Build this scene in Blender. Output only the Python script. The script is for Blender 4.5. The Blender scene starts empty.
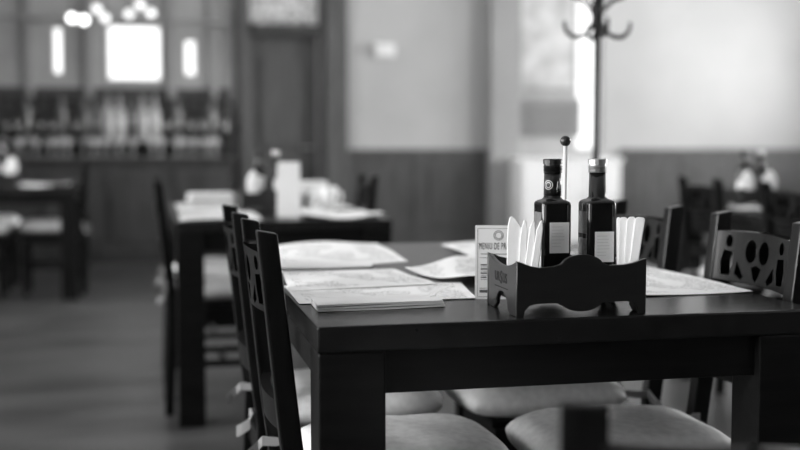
import bpy, bmesh, math, random
from mathutils import Vector, Matrix
random.seed(7)
S = bpy.context.scene
COL = S.collection
PI = math.pi

# ------------------------------------------------------------------ camera
FPX, EYE = 1111.0, 1.025
PITCH = math.atan(80 / FPX)
YAW = math.atan(250 * math.cos(PITCH) / FPX)
cam_d = bpy.data.cameras.new('camera')
cam = bpy.data.objects.new('camera', cam_d); COL.objects.link(cam)
cam.location = (0, 0, EYE)
cam.rotation_euler = (PI / 2 - PITCH, 0, -YAW)
cam_d.sensor_width = 36.0
cam_d.lens = FPX / 800 * 36
cam_d.clip_start = 0.02
cam_d.dof.use_dof = True
cam_d.dof.focus_distance = 1.86
cam_d.dof.aperture_fstop = 1.95
S.camera = cam
_F = Vector((math.sin(YAW) * math.cos(PITCH), math.cos(YAW) * math.cos(PITCH), -math.sin(PITCH)))
_R = Vector((math.cos(YAW), -math.sin(YAW), 0)); _U = _R.cross(_F)
def ray(x, y): return _F + _R * ((x - 400) / FPX) + _U * ((225 - y) / FPX)
def at_z(x, y, z): d = ray(x, y); return Vector((0, 0, EYE)) + d * ((z - EYE) / d.z)
def at_y(x, y, wy): d = ray(x, y); return Vector((0, 0, EYE)) + d * (wy / d.y)

# ------------------------------------------------------------------ world, daylight, exposure
w = bpy.data.worlds.new('daylight'); S.world = w; w.use_nodes = True
w.node_tree.nodes['Background'].inputs[0].default_value = (1, 1, 1, 1)
w.node_tree.nodes['Background'].inputs[1].default_value = 1.3
S.view_settings.view_transform = 'Standard'
S.view_settings.look = 'None'
S.view_settings.gamma = 1.0
S.view_settings.use_curve_mapping = False
S.view_settings.exposure = 0.80
S.cycles.use_denoising = True
S.cycles.max_bounces = 8
S.cycles.sample_clamp_indirect = 6.0
S.cycles.caustics_reflective = False
S.cycles.caustics_refractive = False

XL, XR, YB, YF, ZC = -3.0, 7.6, 10.5, -3.2, 3.3          # room: left, right, back, front, ceiling
LEFT_WIN = [(0.2, 2.0), (3.2, 5.0), (6.2, 8.0)]          # y spans of the tall windows, left wall
RIGHT_WIN = [(3.6, 5.4), (6.0, 7.8), (8.3, 9.9)]
FRONT_WIN = [(-2.6, -0.7), (4.2, 6.2)]                  # x spans, wall behind the camera
WZ0, WZ1 = 0.85, 3.05
def window_light(x, y0, y1, watts, face):
    d = bpy.data.lights.new('window_daylight', 'AREA'); d.shape = 'RECTANGLE'
    d.size = WZ1 - WZ0; d.size_y = y1 - y0; d.energy = watts
    o = bpy.data.objects.new('window_daylight', d); COL.objects.link(o)
    o.location = (x, (y0 + y1) / 2, (WZ0 + WZ1) / 2)
    o.rotation_euler = (0, face * PI / 2, 0)
for a, b in LEFT_WIN: window_light(XL - 0.22, a, b, 135, -1)
for a, b in RIGHT_WIN: window_light(XR + 0.22, a, b, 210, 1)
for a, b in FRONT_WIN:
    d = bpy.data.lights.new('window_daylight', 'AREA'); d.shape = 'RECTANGLE'; d.size = b - a; d.size_y = WZ1 - WZ0; d.energy = 620
    o = bpy.data.objects.new('window_daylight', d); COL.objects.link(o)
    o.location = ((a + b) / 2, YF - 0.22, (WZ0 + WZ1) / 2); o.rotation_euler = (PI / 2, 0, PI)

# ------------------------------------------------------------------ materials
def mat(name, v, rough=0.5, var=0.0, scale=6.0, stretch=(1, 1, 1), spec=0.5, bump=0.0, coat=0.0, metal=0.0, emit=0.0, trans=0.0):
    m = bpy.data.materials.new(name); m.use_nodes = True
    nt = m.node_tree; b = nt.nodes['Principled BSDF']
    b.inputs['Base Color'].default_value = (v, v, v, 1)
    b.inputs['Roughness'].default_value = rough
    b.inputs['Specular IOR Level'].default_value = spec
    b.inputs['Metallic'].default_value = metal
    b.inputs['Coat Weight'].default_value = coat
    b.inputs['Coat Roughness'].default_value = 0.15
    b.inputs['Transmission Weight'].default_value = trans
    if emit:
        b.inputs['Emission Color'].default_value = (1, 1, 1, 1)
        b.inputs['Emission Strength'].default_value = emit
    if var or bump:
        tc = nt.nodes.new('ShaderNodeTexCoord'); mp = nt.nodes.new('ShaderNodeMapping')
        mp.inputs['Scale'].default_value = stretch
        nz = nt.nodes.new('ShaderNodeTexNoise'); nz.inputs['Scale'].default_value = scale
        nz.inputs['Detail'].default_value = 5
        nt.links.new(tc.outputs['Object'], mp.inputs['Vector']); nt.links.new(mp.outputs['Vector'], nz.inputs['Vector'])
        if var:
            r = nt.nodes.new('ShaderNodeValToRGB')
            lo, hi = max(0, v * (1 - var)), min(1, v * (1 + var))
            r.color_ramp.elements[0].position = 0.3; r.color_ramp.elements[1].position = 0.7
            r.color_ramp.elements[0].color = (lo, lo, lo, 1); r.color_ramp.elements[1].color = (hi, hi, hi, 1)
            nt.links.new(nz.outputs['Fac'], r.inputs['Fac']); nt.links.new(r.outputs['Color'], b.inputs['Base Color'])
        if bump:
            bp = nt.nodes.new('ShaderNodeBump'); bp.inputs['Strength'].default_value = bump
            bp.inputs['Distance'].default_value = 0.01
            nt.links.new(nz.outputs['Fac'], bp.inputs['Height']); nt.links.new(bp.outputs['Normal'], b.inputs['Normal'])
    return m

def glass_mat(name, tint=0.95, rough=0.0, frosted=0.0):
    m = bpy.data.materials.new(name); m.use_nodes = True
    nt = m.node_tree; nt.nodes.clear()
    out = nt.nodes.new('ShaderNodeOutputMaterial'); mix = nt.nodes.new('ShaderNodeMixShader')
    tr = nt.nodes.new('ShaderNodeBsdfTransparent'); gl = nt.nodes.new('ShaderNodeBsdfGlossy')
    tr.inputs[0].default_value = (tint, tint, tint, 1); gl.inputs['Roughness'].default_value = 0.05
    fr = nt.nodes.new('ShaderNodeFresnel'); fr.inputs[0].default_value = 1.45
    nt.links.new(fr.outputs[0], mix.inputs[0]); nt.links.new(gl.outputs[0], mix.inputs[2])
    src = tr
    if frosted:
        tl = nt.nodes.new('ShaderNodeBsdfTranslucent'); m2 = nt.nodes.new('ShaderNodeMixShader')
        nz = nt.nodes.new('ShaderNodeTexNoise'); nz.inputs['Scale'].default_value = 9
        rp = nt.nodes.new('ShaderNodeValToRGB')
        rp.color_ramp.elements[0].color = (.3, .3, .3, 1); rp.color_ramp.elements[1].color = (1, 1, 1, 1)
        rp.color_ramp.elements[0].position = .35; rp.color_ramp.elements[1].position = .65
        nt.links.new(nz.outputs['Fac'], rp.inputs[0]); nt.links.new(rp.outputs[0], tl.inputs[0])
        m2.inputs[0].default_value = frosted
        nt.links.new(tr.outputs[0], m2.inputs[1]); nt.links.new(tl.outputs[0], m2.inputs[2]); src = m2
    nt.links.new(src.outputs[0], mix.inputs[1]); nt.links.new(mix.outputs[0], out.inputs[0])
    return m

def print_mat(name, paper=0.8, ink=0.12, rows=26.0, cols=9.0, density=0.5):
    """paper with rows of small grey print, laid out on the sheet's own UV"""
    m = mat(name, paper, 0.6); nt = m.node_tree; b = nt.nodes['Principled BSDF']
    uv = nt.nodes.new('ShaderNodeUVMap')
    sep = nt.nodes.new('ShaderNodeSeparateXYZ'); nt.links.new(uv.outputs[0], sep.inputs[0])
    def math_(op, a, bb=None):
        n = nt.nodes.new('ShaderNodeMath'); n.operation = op
        for i, q in enumerate((a, bb)):
            if q is None: continue
            if isinstance(q, (int, float)): n.inputs[i].default_value = q
            else: nt.links.new(q, n.inputs[i])
        return n.outputs[0]
    row = math_('MULTIPLY', sep.outputs[1], rows)
    inrow = math_('LESS_THAN', math_('FRACT', row), 0.45)
    comb = nt.nodes.new('ShaderNodeCombineXYZ')
    nt.links.new(math_('MULTIPLY', sep.outputs[0], cols * 5), comb.inputs[0])
    nt.links.new(math_('MULTIPLY', math_('FLOOR', row), 7.3), comb.inputs[1])
    nz = nt.nodes.new('ShaderNodeTexNoise'); nz.inputs['Scale'].default_value = 1.0; nz.inputs['Detail'].default_value = 1
    nt.links.new(comb.outputs[0], nz.inputs['Vector'])
    word = math_('GREATER_THAN', nz.outputs['Fac'], 0.5)
    blk = nt.nodes.new('ShaderNodeTexNoise'); blk.inputs['Scale'].default_value = 4.0; blk.inputs['Detail'].default_value = 0
    nt.links.new(uv.outputs[0], blk.inputs['Vector'])
    block = math_('GREATER_THAN', blk.outputs['Fac'], 1 - density)
    mx = math_('MULTIPLY', math_('ABSOLUTE', math_('SUBTRACT', sep.outputs[0], 0.5)), 1)
    my = math_('ABSOLUTE', math_('SUBTRACT', sep.outputs[1], 0.5))
    inside = math_('MULTIPLY', math_('LESS_THAN', mx, 0.45), math_('LESS_THAN', my, 0.44))
    fac = math_('MULTIPLY', math_('MULTIPLY', inrow, word), math_('MULTIPLY', block, inside))
    mix = nt.nodes.new('ShaderNodeMix'); mix.data_type = 'RGBA'
    nt.links.new(fac, mix.inputs[0])
    mix.inputs[6].default_value = (paper, paper, paper, 1); mix.inputs[7].default_value = (ink, ink, ink, 1)
    nt.links.new(mix.outputs[2], b.inputs['Base Color'])
    return m

M = {}
M['wood'] = mat('dark_stained_wood', 0.006, 0.38, 0.5, 5, (1.2, 10, 10), 0.22, 0.03)
M['chair'] = mat('dark_chair_wood', 0.006, 0.36, 0.45, 7, (10, 10, 1.5), 0.14, 0.02, coat=0.22)
M['top'] = mat('polished_table_top', 0.010, 0.26, 0.45, 4, (10, 1.2, 10), 0.5, 0.015)
M['caddy'] = mat('caddy_wood', 0.009, 0.36, 0.35, 12, (1, 6, 6), 0.6)
M['wains'] = mat('wainscot_wood', 0.07, 0.5, 0.3, 3, (8, 8, 1))
M['door'] = mat('door_wood', 0.09, 0.5, 0.25, 3, (8, 8, 1))
M['bar'] = mat('bar_wood', 0.042, 0.45, 0.35, 3, (8, 8, 1))
M['plaster'] = mat('painted_plaster', 0.44, 0.8, 0.08, 1.3, bump=0.05)
M['plaster_bar'] = mat('grey_plaster', 0.38, 0.8, 0.15, 2)
M['pil'] = mat('pilaster_paint', 0.30, 0.7, 0.06, 2)
M['white'] = mat('white_paint', 0.8, 0.5)
M['ceil'] = mat('ceiling_paint', 0.8, 0.9)
M['floor'] = mat('worn_floor', 0.052, 0.38, 0.45, 1.6, (1, 2.5, 1), 0.5, 0.03)
M['cush'] = mat('cushion_cloth', 0.86, 0.85, 0.1, 60, bump=0.06)
M['tie'] = mat('tie_cloth', 0.30, 0.85)
M['paper'] = mat('white_paper', 0.80, 0.6, 0.03, 8)
M['napkin'] = mat('tissue_napkin', 0.85, 0.8, 0.04, 30)
M['print'] = print_mat('printed_paper', 0.84, 0.22, 44, 16, 0.55)
M['bottle'] = mat('dark_bottle_glass', 0.008, 0.06, 0, spec=0.6)
M['cap_dark'] = mat('black_cap', 0.012, 0.3)
M['cap_silver'] = mat('silver_cap', 0.5, 0.36, metal=0.9)
M['label'] = mat('bottle_label', 0.84, 0.6, 0.04, 60)
M['sidelabel'] = mat('side_label', 0.12, 0.5, 0.6, 90)
M['ink'] = mat('black_ink', 0.012, 0.7)
M['inkgrey'] = mat('grey_ink', 0.10, 0.7)
M['ball'] = mat('dark_ball', 0.02, 0.35)
M['stick'] = mat('pale_stick', 0.7, 0.35)
M['iron'] = mat('black_iron', 0.006, 0.5, spec=0.2)
M['glass'] = glass_mat('window_glass', 0.95)
M['frost'] = glass_mat('frosted_glass', 0.85, frosted=0.85)
M['globe'] = mat('lamp_globe', 0.9, 0.3, emit=2.6)
M['globe_dim'] = mat('lamp_globe_dim', 0.9, 0.3, emit=0.75)
M['poster'] = mat('mottled_print', 0.52, 0.6, 0.35, 5)
M['grille'] = mat('grey_grille', 0.25, 0.5)
M['glassware'] = mat('pale_glassware', 0.45, 0.12, spec=0.7)
M['bottle_mid'] = mat('grey_bottle', 0.12, 0.15, spec=0.6)
M['bottle_pale'] = mat('pale_bottle', 0.5, 0.18, spec=0.6)
M['steel'] = mat('brushed_steel', 0.6, 0.3, metal=1.0)
M['knob'] = mat('brass_knob', 0.4, 0.3, metal=0.8)

# ------------------------------------------------------------------ helpers
def tag(o, label=None, cat=None, group=None, kind=None):
    if label: o['label'] = label
    if cat: o['category'] = cat
    if group: o['group'] = group
    if kind: o['kind'] = kind
    return o
def bm_box(bm, x0, x1, y0, y1, z0, z1):
    vs = [bm.verts.new((x, y, z)) for x in (x0, x1) for y in (y0, y1) for z in (z0, z1)]
    for f in ((0, 1, 3, 2), (4, 6, 7, 5), (0, 4, 5, 1), (2, 3, 7, 6), (0, 2, 6, 4), (1, 5, 7, 3)):
        bm.faces.new([vs[i] for i in f])
    return vs
def link(name, bm, m, parent=None, bevel=0.0, smooth=False, seg=2):
    bmesh.ops.recalc_face_normals(bm, faces=bm.faces[:])
    if bevel:
        es = [e for e in bm.edges if len(e.link_faces) == 2 and e.calc_face_angle(0) > 0.6]
        bmesh.ops.bevel(bm, geom=es, offset=bevel, segments=seg, affect='EDGES', profile=0.6, clamp_overlap=True)
    me = bpy.data.meshes.new(name); bm.to_mesh(me); bm.free()
    me.materials.append(m)
    if smooth:
        for p in me.polygons: p.use_smooth = True
    o = bpy.data.objects.new(name, me); COL.objects.link(o)
    if parent: o.parent = parent
    return o
def box(name, x0, x1, y0, y1, z0, z1, m, parent=None, bevel=0.0):
    bm = bmesh.new(); bm_box(bm, x0, x1, y0, y1, z0, z1)
    return link(name, bm, m, parent, bevel)
def empty(name, loc=(0, 0, 0), rz=0.0):
    o = bpy.data.objects.new(name, None); COL.objects.link(o)
    o.empty_display_size = 0.1; o.location = loc; o.rotation_euler = (0, 0, rz)
    return o
def copy_tree(o, parent=None):
    c = o.copy(); COL.objects.link(c); c.parent = parent
    for ch in list(o.children): copy_tree(ch, c)
    return c
def sweep(bm, pts, rad, n=10, closed=False):
    """round tube along pts; rad is a number or one per point"""
    pts = [Vector(p) for p in pts]; rings = []
    if not hasattr(rad, '__len__'): rad = [rad] * len(pts)
    up = Vector((0.13, 0.31, 0.94))
    for i, p in enumerate(pts):
        t = (pts[min(i + 1, len(pts) - 1)] - pts[max(i - 1, 0)]).normalized()
        if abs(t.dot(up)) > 0.97: up = Vector((1, 0.1, 0))
        a = up.cross(t).normalized(); b = t.cross(a); up = b
        rings.append([bm.verts.new(p + (a * math.cos(2 * PI * k / n) + b * math.sin(2 * PI * k / n)) * rad[i]) for k in range(n)])
    for r0, r1 in zip(rings, rings[1:]):
        for k in range(n): bm.faces.new((r0[k], r0[(k + 1) % n], r1[(k + 1) % n], r1[k]))
    bm.faces.new(rings[0]); bm.faces.new(rings[-1])
def loft(bm, prof, n=40):
    """prof rows: z, half width, superellipse exponent (2 = round, 10 = square)"""
    rings = []
    for z, hw, ex in prof:
        ring = []
        for k in range(n):
            a = 2 * PI * (k + .5) / n; c, s = math.cos(a), math.sin(a)
            r = hw / (abs(c) ** ex + abs(s) ** ex) ** (1 / ex)
            ring.append(bm.verts.new((r * c, r * s, z)))
        rings.append(ring)
    for r0, r1 in zip(rings, rings[1:]):
        for k in range(n): bm.faces.new((r0[k], r0[(k + 1) % n], r1[(k + 1) % n], r1[k]))
    bm.faces.new(rings[0]); bm.faces.new(rings[-1])
def outline_mesh(splines, thick, bisect_x=0):
    """2-D outlines (first is the edge, the rest are holes) filled and extruded: x,y in the plane, z thickness; returns bmesh"""
    cu = bpy.data.curves.new('o', 'CURVE'); cu.dimensions = '2D'; cu.fill_mode = 'BOTH'; cu.extrude = thick / 2
    for pts in splines:
        sp = cu.splines.new('POLY'); sp.points.add(len(pts) - 1); sp.use_cyclic_u = True
        for p, q in zip(sp.points, pts): p.co = (q[0], q[1], 0, 1)
    ob = bpy.data.objects.new('o', cu); COL.objects.link(ob)
    dg = bpy.context.evaluated_depsgraph_get()
    me = bpy.data.meshes.new_from_object(ob.evaluated_get(dg))
    bpy.data.objects.remove(ob); bpy.data.curves.remove(cu)
    bm = bmesh.new(); bm.from_mesh(me); bpy.data.meshes.remove(me)
    bmesh.ops.remove_doubles(bm, verts=bm.verts[:], dist=1e-5)
    if bisect_x:
        xs = [v.co.x for v in bm.verts]; x0, x1 = min(xs), max(xs)
        for i in range(1, bisect_x):
            bmesh.ops.bisect_plane(bm, geom=bm.verts[:] + bm.edges[:] + bm.faces[:], plane_co=(x0 + (x1 - x0) * i / bisect_x, 0, 0), plane_no=(1, 0, 0))
    return bm
def text_obj(name, s, size, m, parent, mtx, squash=1.0, thick=0.0002, align='LEFT', space=1.0):
    cu = bpy.data.curves.new('t', 'FONT'); cu.body = s; cu.size = size; cu.extrude = thick; cu.align_x = align; cu.space_character = space
    ob = bpy.data.objects.new('t', cu); COL.objects.link(ob)
    dg = bpy.context.evaluated_depsgraph_get()
    me = bpy.data.meshes.new_from_object(ob.evaluated_get(dg))
    bpy.data.objects.remove(ob); bpy.data.curves.remove(cu)
    me.materials.clear(); me.materials.append(m)
    me.transform(mtx @ Matrix.Diagonal((squash, 1, 1, 1)))
    o = bpy.data.objects.new(name, me); COL.objects.link(o); o.parent = parent
    return o
def arc(cx, cy, r, a0, a1, n=8, ry=None):
    ry = ry or r
    return [(cx + r * math.cos(math.radians(a0 + (a1 - a0) * i / n)), cy + ry * math.sin(math.radians(a0 + (a1 - a0) * i / n))) for i in range(n + 1)]

# ------------------------------------------------------------------ room shell
def wall_holes(name, horiz0, horiz1, holes, place, m):
    """solid wall built from blocks round its openings; place(u0,u1,z0,z1) -> box limits"""
    us = sorted({horiz0, horiz1, *[h[0] for h in holes], *[h[1] for h in holes]})
    zs = sorted({0.0, ZC, *[h[2] for h in holes], *[h[3] for h in holes]})
    bm = bmesh.new()
    for u0, u1 in zip(us, us[1:]):
        run = None
        for z0, z1 in zip(zs, zs[1:]):
            uc, zc = (u0 + u1) / 2, (z0 + z1) / 2
            if any(h[0] < uc < h[1] and h[2] < zc < h[3] for h in holes): continue
            bm_box(bm, *place(u0, u1, z0, z1))
    bmesh.ops.remove_doubles(bm, verts=bm.verts[:], dist=1e-5)
    return tag(link(name, bm, m), kind='structure')
T_ = 0.25
bx = lambda px: at_y(px, 100, YB).x                       # a point of the back wall seen at pixel column px
bz = lambda py: at_y(300, py, YB).z
W_BIG = (bx(108), bx(162), bz(82), bz(28))
W_S1 = (bx(53), bx(63), bz(77), bz(31)); W_S2 = (bx(185), bx(197), bz(77), bz(41))
TRANSOM = (bx(250), bx(318), bz(25), 2.62)
STRIP = (bx(577), bx(603), 0.98, 2.75)
DOOR = (bx(250), bx(318), 0.0, bz(33))
wall_holes('wall_bar', XL - T_, bx(236), [W_BIG, W_S1, W_S2], lambda a, b, c, d: (a, b, YB, YB + T_, c, d), M['plaster_bar'])
wall_holes('wall_back', bx(236), XR + T_, [TRANSOM, STRIP, DOOR],
           lambda a, b, c, d: (a, b, YB, YB + T_, c, d), M['plaster'])
wall_holes('wall_left', YF, YB, [(a, b, WZ0, WZ1) for a, b in LEFT_WIN], lambda a, b, c, d: (XL - T_, XL, a, b, c, d), M['plaster'])
wall_holes('wall_right', YF, YB, [(a, b, WZ0, WZ1) for a, b in RIGHT_WIN], lambda a, b, c, d: (XR, XR + T_, a, b, c, d), M['plaster'])
wall_holes('wall_front', XL - T_, XR + T_, [(a, b, WZ0, WZ1) for a, b in FRONT_WIN], lambda a, b, c, d: (a, b, YF - T_, YF, c, d), M['bar'])
tag(box('floor', XL - T_, XR + T_, YF - T_, YB + T_, -0.2, 0, M['floor']), kind='structure')
tag(box('ceiling', XL - T_, XR + T_, YF - T_, YB + T_, ZC, ZC + 0.2, M['ceil']), kind='structure')

def window(name, x0, x1, y0, y1, z0, z1, nu, nz, m_glass, fr=0.045, m=None):
    """a window filling an opening; the long axis is x when x1-x0 > y1-y0"""
    m = m or M['white']
    along_x = (x1 - x0) > (y1 - y0)
    root = empty(name, ((x0 + x1) / 2, (y0 + y1) / 2, z0)); tag(root, kind='structure')
    L = ((x1 - x0) if along_x else (y1 - y0)) / 2; Dp = ((y1 - y0) if along_x else (x1 - x0)) / 2; Hh = z1 - z0
    def b(n, u0, u1, c0, c1, d, mm):
        if along_x: return box(n, u0, u1, -d, d, c0, c1, mm, root)
        return box(n, -d, d, u0, u1, c0, c1, mm, root)
    b('window_frame', -L, L, 0, fr, Dp, m); b('window_frame', -L, L, Hh - fr, Hh, Dp, m)
    b('window_frame', -L, -L + fr, fr, Hh - fr, Dp, m); b('window_frame', L - fr, L, fr, Hh - fr, Dp, m)
    gu = (2 * L - 2 * fr) / nu; gz = (Hh - 2 * fr) / nz
    for i in range(1, nu): b('mullion', -L + fr + gu * i - .012, -L + fr + gu * i + .012, fr, Hh - fr, Dp * .7, m)
    for j in range(1, nz): b('glazing_bar', -L + fr, L - fr, fr + gz * j - .012, fr + gz * j + .012, Dp * .5, m)
    for i in range(nu):
        for j in range(nz):
            b('pane', -L + fr + gu * i + (.012 if i else 0), -L + fr + gu * (i + 1) - (.012 if i < nu - 1 else 0),
              fr + gz * j + (.012 if j else 0), fr + gz * (j + 1) - (.012 if j < nz - 1 else 0), .003, m_glass)
    return root
n_w = 1
for a, b in LEFT_WIN: window(f'window_{n_w}', XL - .15, XL - .08, a, b, WZ0, WZ1, 2, 3, M['glass']); n_w += 1
for a, b in RIGHT_WIN: window(f'window_{n_w}', XR + .08, XR + .15, a, b, WZ0, WZ1, 2, 3, M['glass']); n_w += 1
for a, b in FRONT_WIN: window(f'window_{n_w}', a, b, YF - .15, YF - .08, WZ0, WZ1, 2, 3, M['glass']); n_w += 1
for (a, b, c, d), g in ((W_BIG, 'glass'), (W_S1, 'glass'), (W_S2, 'glass'), (TRANSOM, 'frost'), (STRIP, 'glass')):
    window(f'window_{n_w}', a, b, YB + .08, YB + .13, c, d, 1, 1, M[g], fr=0.012); n_w += 1

# wainscot with framed panels along the back wall
def wainscot(name, x0, x1, n):
    root = empty(name, (x0, YB, 0)); tag(root, kind='structure')
    L = x1 - x0
    box('backing', 0, L, -.02, 0, 0, .95, M['wains'], root)
    box('cap_rail', 0, L, -.05, 0, .95, .985, M['wains'], root, .006)
    box('bottom_rail', 0, L, -.034, -.02, 0, .16, M['wains'], root, .004)
    box('top_rail', 0, L, -.034, -.02, .87, .95, M['wains'], root, .004)
    pw = L / n
    for i in range(n + 1):
        c = min(max(pw * i, .045), L - .045)
        box('stile', c - .045, c + .045, -.034, -.02, .16, .87, M['wains'], root, .004)
    for i in range(n):
        box('panel', pw * i + .11, pw * (i + 1) - .11, -.03, -.02, .22, .81, M['wains'], root, .008)
DL, DR = bx(234), bx(347)
wainscot('trim_1', DR + .005, bx(487), 2)
wainscot('trim_2', bx(620), XR - .06, 4)
box_p = tag(box('trim_3', bx(487), bx(516), YB - .14, YB, 0, ZC - .01, M['pil'], bevel=.01), kind='structure')

# door with its casing and the transom above
d = empty('door_1', (DL, YB, 0)); tag(d, kind='structure')
o0, o1 = DOOR[0] - DL, DOOR[1] - DL
box('casing', 0, o0, -.06, 0, 0, 2.75, M['door'], d, .01); box('casing', o1, DR - DL, -.06, 0, 0, 2.75, M['door'], d, .01)
box('casing', o0 - .1, o0 - .03, -.09, -.06, 0, 2.75, M['door'], d, .01)
box('casing', o1 + .07, o1 + .16, -.10, -.06, 0, 2.75, M['door'], d, .01)
box('lintel', o0 + .001, o1 - .001, -.08, 0, DOOR[3] - .03, TRANSOM[2] - .002, M['bar'], d, .006)
leaf = box('door_leaf', o0 + .004, o1 - .004, .05, .1, .01, DOOR[3] - .005, M['door'], d, .004)
for z0, z1 in ((.2, .85), (1.0, 1.85)):
    box('panel', o0 + .1, o1 - .1, .035, .05, z0, z1, M['door'], leaf, .012)
bm = bmesh.new(); sweep(bm, [(o1 - .06, .05, 1.0), (o1 - .06, -.01, 1.0), (o1 - .16, -.01, 1.0)], .01)
link('handle', bm, M['steel'], leaf)

# white wall box beside the door
t = empty('wall_box', (bx(384), YB, bz(56))); tag(t, 'small white box fixed high on the plaster wall beside the door', 'wall box')
box('housing', -.1, .1, -.05, 0, 0, .13, M['white'], t, .015)
box('cover', -.085, .085, -.056, -.05, .015, .115, M['white'], t, .004)

# picture and slatted grille on the wall beside the bright strip window
t = empty('wall_picture', (bx(546), YB, bz(88))); tag(t, 'large pale mottled picture on the wall between pilaster and narrow window', 'picture')
hw = (bx(575) - bx(518)) / 2
box('frame', -hw, hw, -.03, 0, 0, 1.2, M['pil'], t, .006); box('print', -hw + .03, hw - .03, -.033, -.03, .03, 1.17, M['poster'], t)
t = empty('wall_grille', (bx(548), YB, bz(136))); tag(t, 'grey slatted grille on the wall below the mottled picture', 'grille')
gh = bz(96) - bz(136); gw = (bx(582) - bx(514)) / 2 - .015
box('frame', -gw, gw, -.02, 0, 0, gh, M['grille'], t, .004)
for k in range(6):
    z0 = .03 + k * (gh - .06) / 6
    box('slat', -gw + .02, gw - .02, -.045, -.02, z0, z0 + .03, M['grille'], t, .003)
# pale sideboard under it
SX0, SX1 = bx(506), bx(607)
t = empty('sideboard', (SX0, YB - .42, 0)); tag(t, 'low pale painted sideboard against the wall under the slatted grille', 'sideboard')
SW = SX1 - SX0 - .03
box('carcass', 0, SW, 0, .27, .06, .86, M['white'], t, .006); box('plinth', .03, SW - .03, .03, .25, 0, .06, M['pil'], t)
box('top', -.02, SW + .02, -.02, .27, .86, .9, M['white'], t, .008)
for k in range(3):
    dd = box('door', .02 + k * (SW - .04) / 3 + .01, .02 + (k + 1) * (SW - .04) / 3 - .01, -.02, 0, .1, .83, M['white'], t, .006)
    box('knob', .02 + (k + .85) * (SW - .04) / 3, .02 + (k + .85) * (SW - .04) / 3 + .025, -.045, -.02, .5, .525, M['knob'], dd, .006)

# ------------------------------------------------------------------ the bar at the back
BX0, BX1 = -2.6, DL - .06
BY = YB - .62
t = empty('bar_counter', (BX0, BY, 0)); tag(t, 'long dark panelled bar counter along the back wall below the windows', 'bar counter')
BL = BX1 - BX0
box('body', 0, BL, 0, .6, .08, .88, M['bar'], t); box('plinth', 0, BL, .04, .6, 0, .08, M['bar'], t)
box('worktop', -.02, BL + .02, -.06, .6, .88, .925, M['bar'], t, .01)
for k in range(6):
    box('panel', .06 + k * BL / 6, (k + 1) * BL / 6 - .06, -.02, 0, .17, .8, M['bar'], t, .012)
tag(box('trim_9', BX0, BX1, YB - .02, YB - .0005, .93, bz(90), M['bar'], bevel=.004), kind='structure')
t = empty('bar_shelf', (BX0, YB - .3, 1.02)); tag(t, 'dark wooden riser shelf standing on the bar counter', 'shelf')
box('board', 0, BL, 0, .279, .0, .03, M['bar'], t, .004)
for k in range(5): box('bracket', .2 + k * (BL - .4) / 4 - .015, .2 + k * (BL - .4) / 4 + .015, .02, .279, -.09, 0, M['bar'], t, .003)
t = empty('glass_rail', (BX0, YB - .3, bz(28))); tag(t, 'thin dark rail board running in front of the bar windows', 'shelf')
box('board', 0, BL, 0, .1, 0, .025, M['pil'], t, .003)
for k in range(5): box('bracket', .1 + k * (BL - .2) / 4 - .015, .1 + k * (BL - .2) / 4 + .015, .1, .299, 0, .02, M['pil'], t)
for k, px in enumerate((30, 90, 172, 214)):
    tag(box(f'trim_{4 + k}', bx(px) - .035, bx(px) + .035, YB - .04, YB - .001, 1.45, ZC - .01, M['pil'], bevel=.006), kind='structure')
def bar_bottle(h, r, m, shape):
    bm = bmesh.new()
    neck = r * .33
    loft(bm, [(0, r * .9, 2), (.01, r, 2), (h * (.55 if shape else .62), r, 2), (h * .7, r * (.5 if shape else .75), 2), (h * .78, neck, 2), (h * .96, neck, 2), (h * .96, neck * 1.25, 2), (h, neck * 1.25, 2)], 16)
    return link('bottle', bm, m, smooth=True)
def wine_glass():
    bm = bmesh.new()
    loft(bm, [(0, .032, 2), (.004, .03, 2), (.01, .006, 2), (.07, .005, 2), (.085, .025, 2), (.115, .038, 2), (.16, .034, 2), (.158, .031, 2), (.115, .034, 2), (.09, .02, 2)], 16)
    return link('wine_glass', bm, M['glassware'], smooth=True)
kinds = [bar_bottle(.40, .045, M['bottle'], 1), bar_bottle(.46, .042, M['bottle_mid'], 0), bar_bottle(.42, .050, M['bottle_pale'], 0)]
lab = {0: ('dark glass bottle standing on the wooden bar shelf', 'dark bottles on the bar shelf'),
       1: ('tall grey bottle standing on the wooden bar shelf', 'grey bottles on the bar shelf'),
       2: ('squat pale bottle standing on the wooden bar shelf', 'pale bottles on the bar shelf')}
used = set()
def put(proto, key, loc, label, cat, group, rz=0):
    o = proto if key not in used else proto.copy()
    if key in used: COL.objects.link(o)
    used.add(key); o.location = loc; o.rotation_euler = (0, 0, rz)
    return tag(o, label, cat, group)
seq = [0, 0, 1, 0, 0, 1, 0, 1, 1, 2, 2, 1, 2, 2, 0, 1, 0, 0, 1, 0]
for i, k in enumerate(seq):
    x = bx(6 + i * 11.4) + random.uniform(-.002, .002)
    put(kinds[k], f'b{k}', (x, YB - .16, 1.0505), lab[k][0], 'bottle', lab[k][1])
gl = wine_glass()
for i in range(20):
    px = [3, 18, 27, 36, 50, 59, 68, 84, 93, 102, 111, 120, 133, 152, 161, 177, 186, 195, 206, 215][i]
    p = at_y(px, 150, YB - .4)
    put(gl, 'wg', (p.x, p.y + random.uniform(-.03, .03), .926), 'pale stemmed glass standing on the bar counter', 'glass', 'stemmed glasses on the bar counter')
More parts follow.
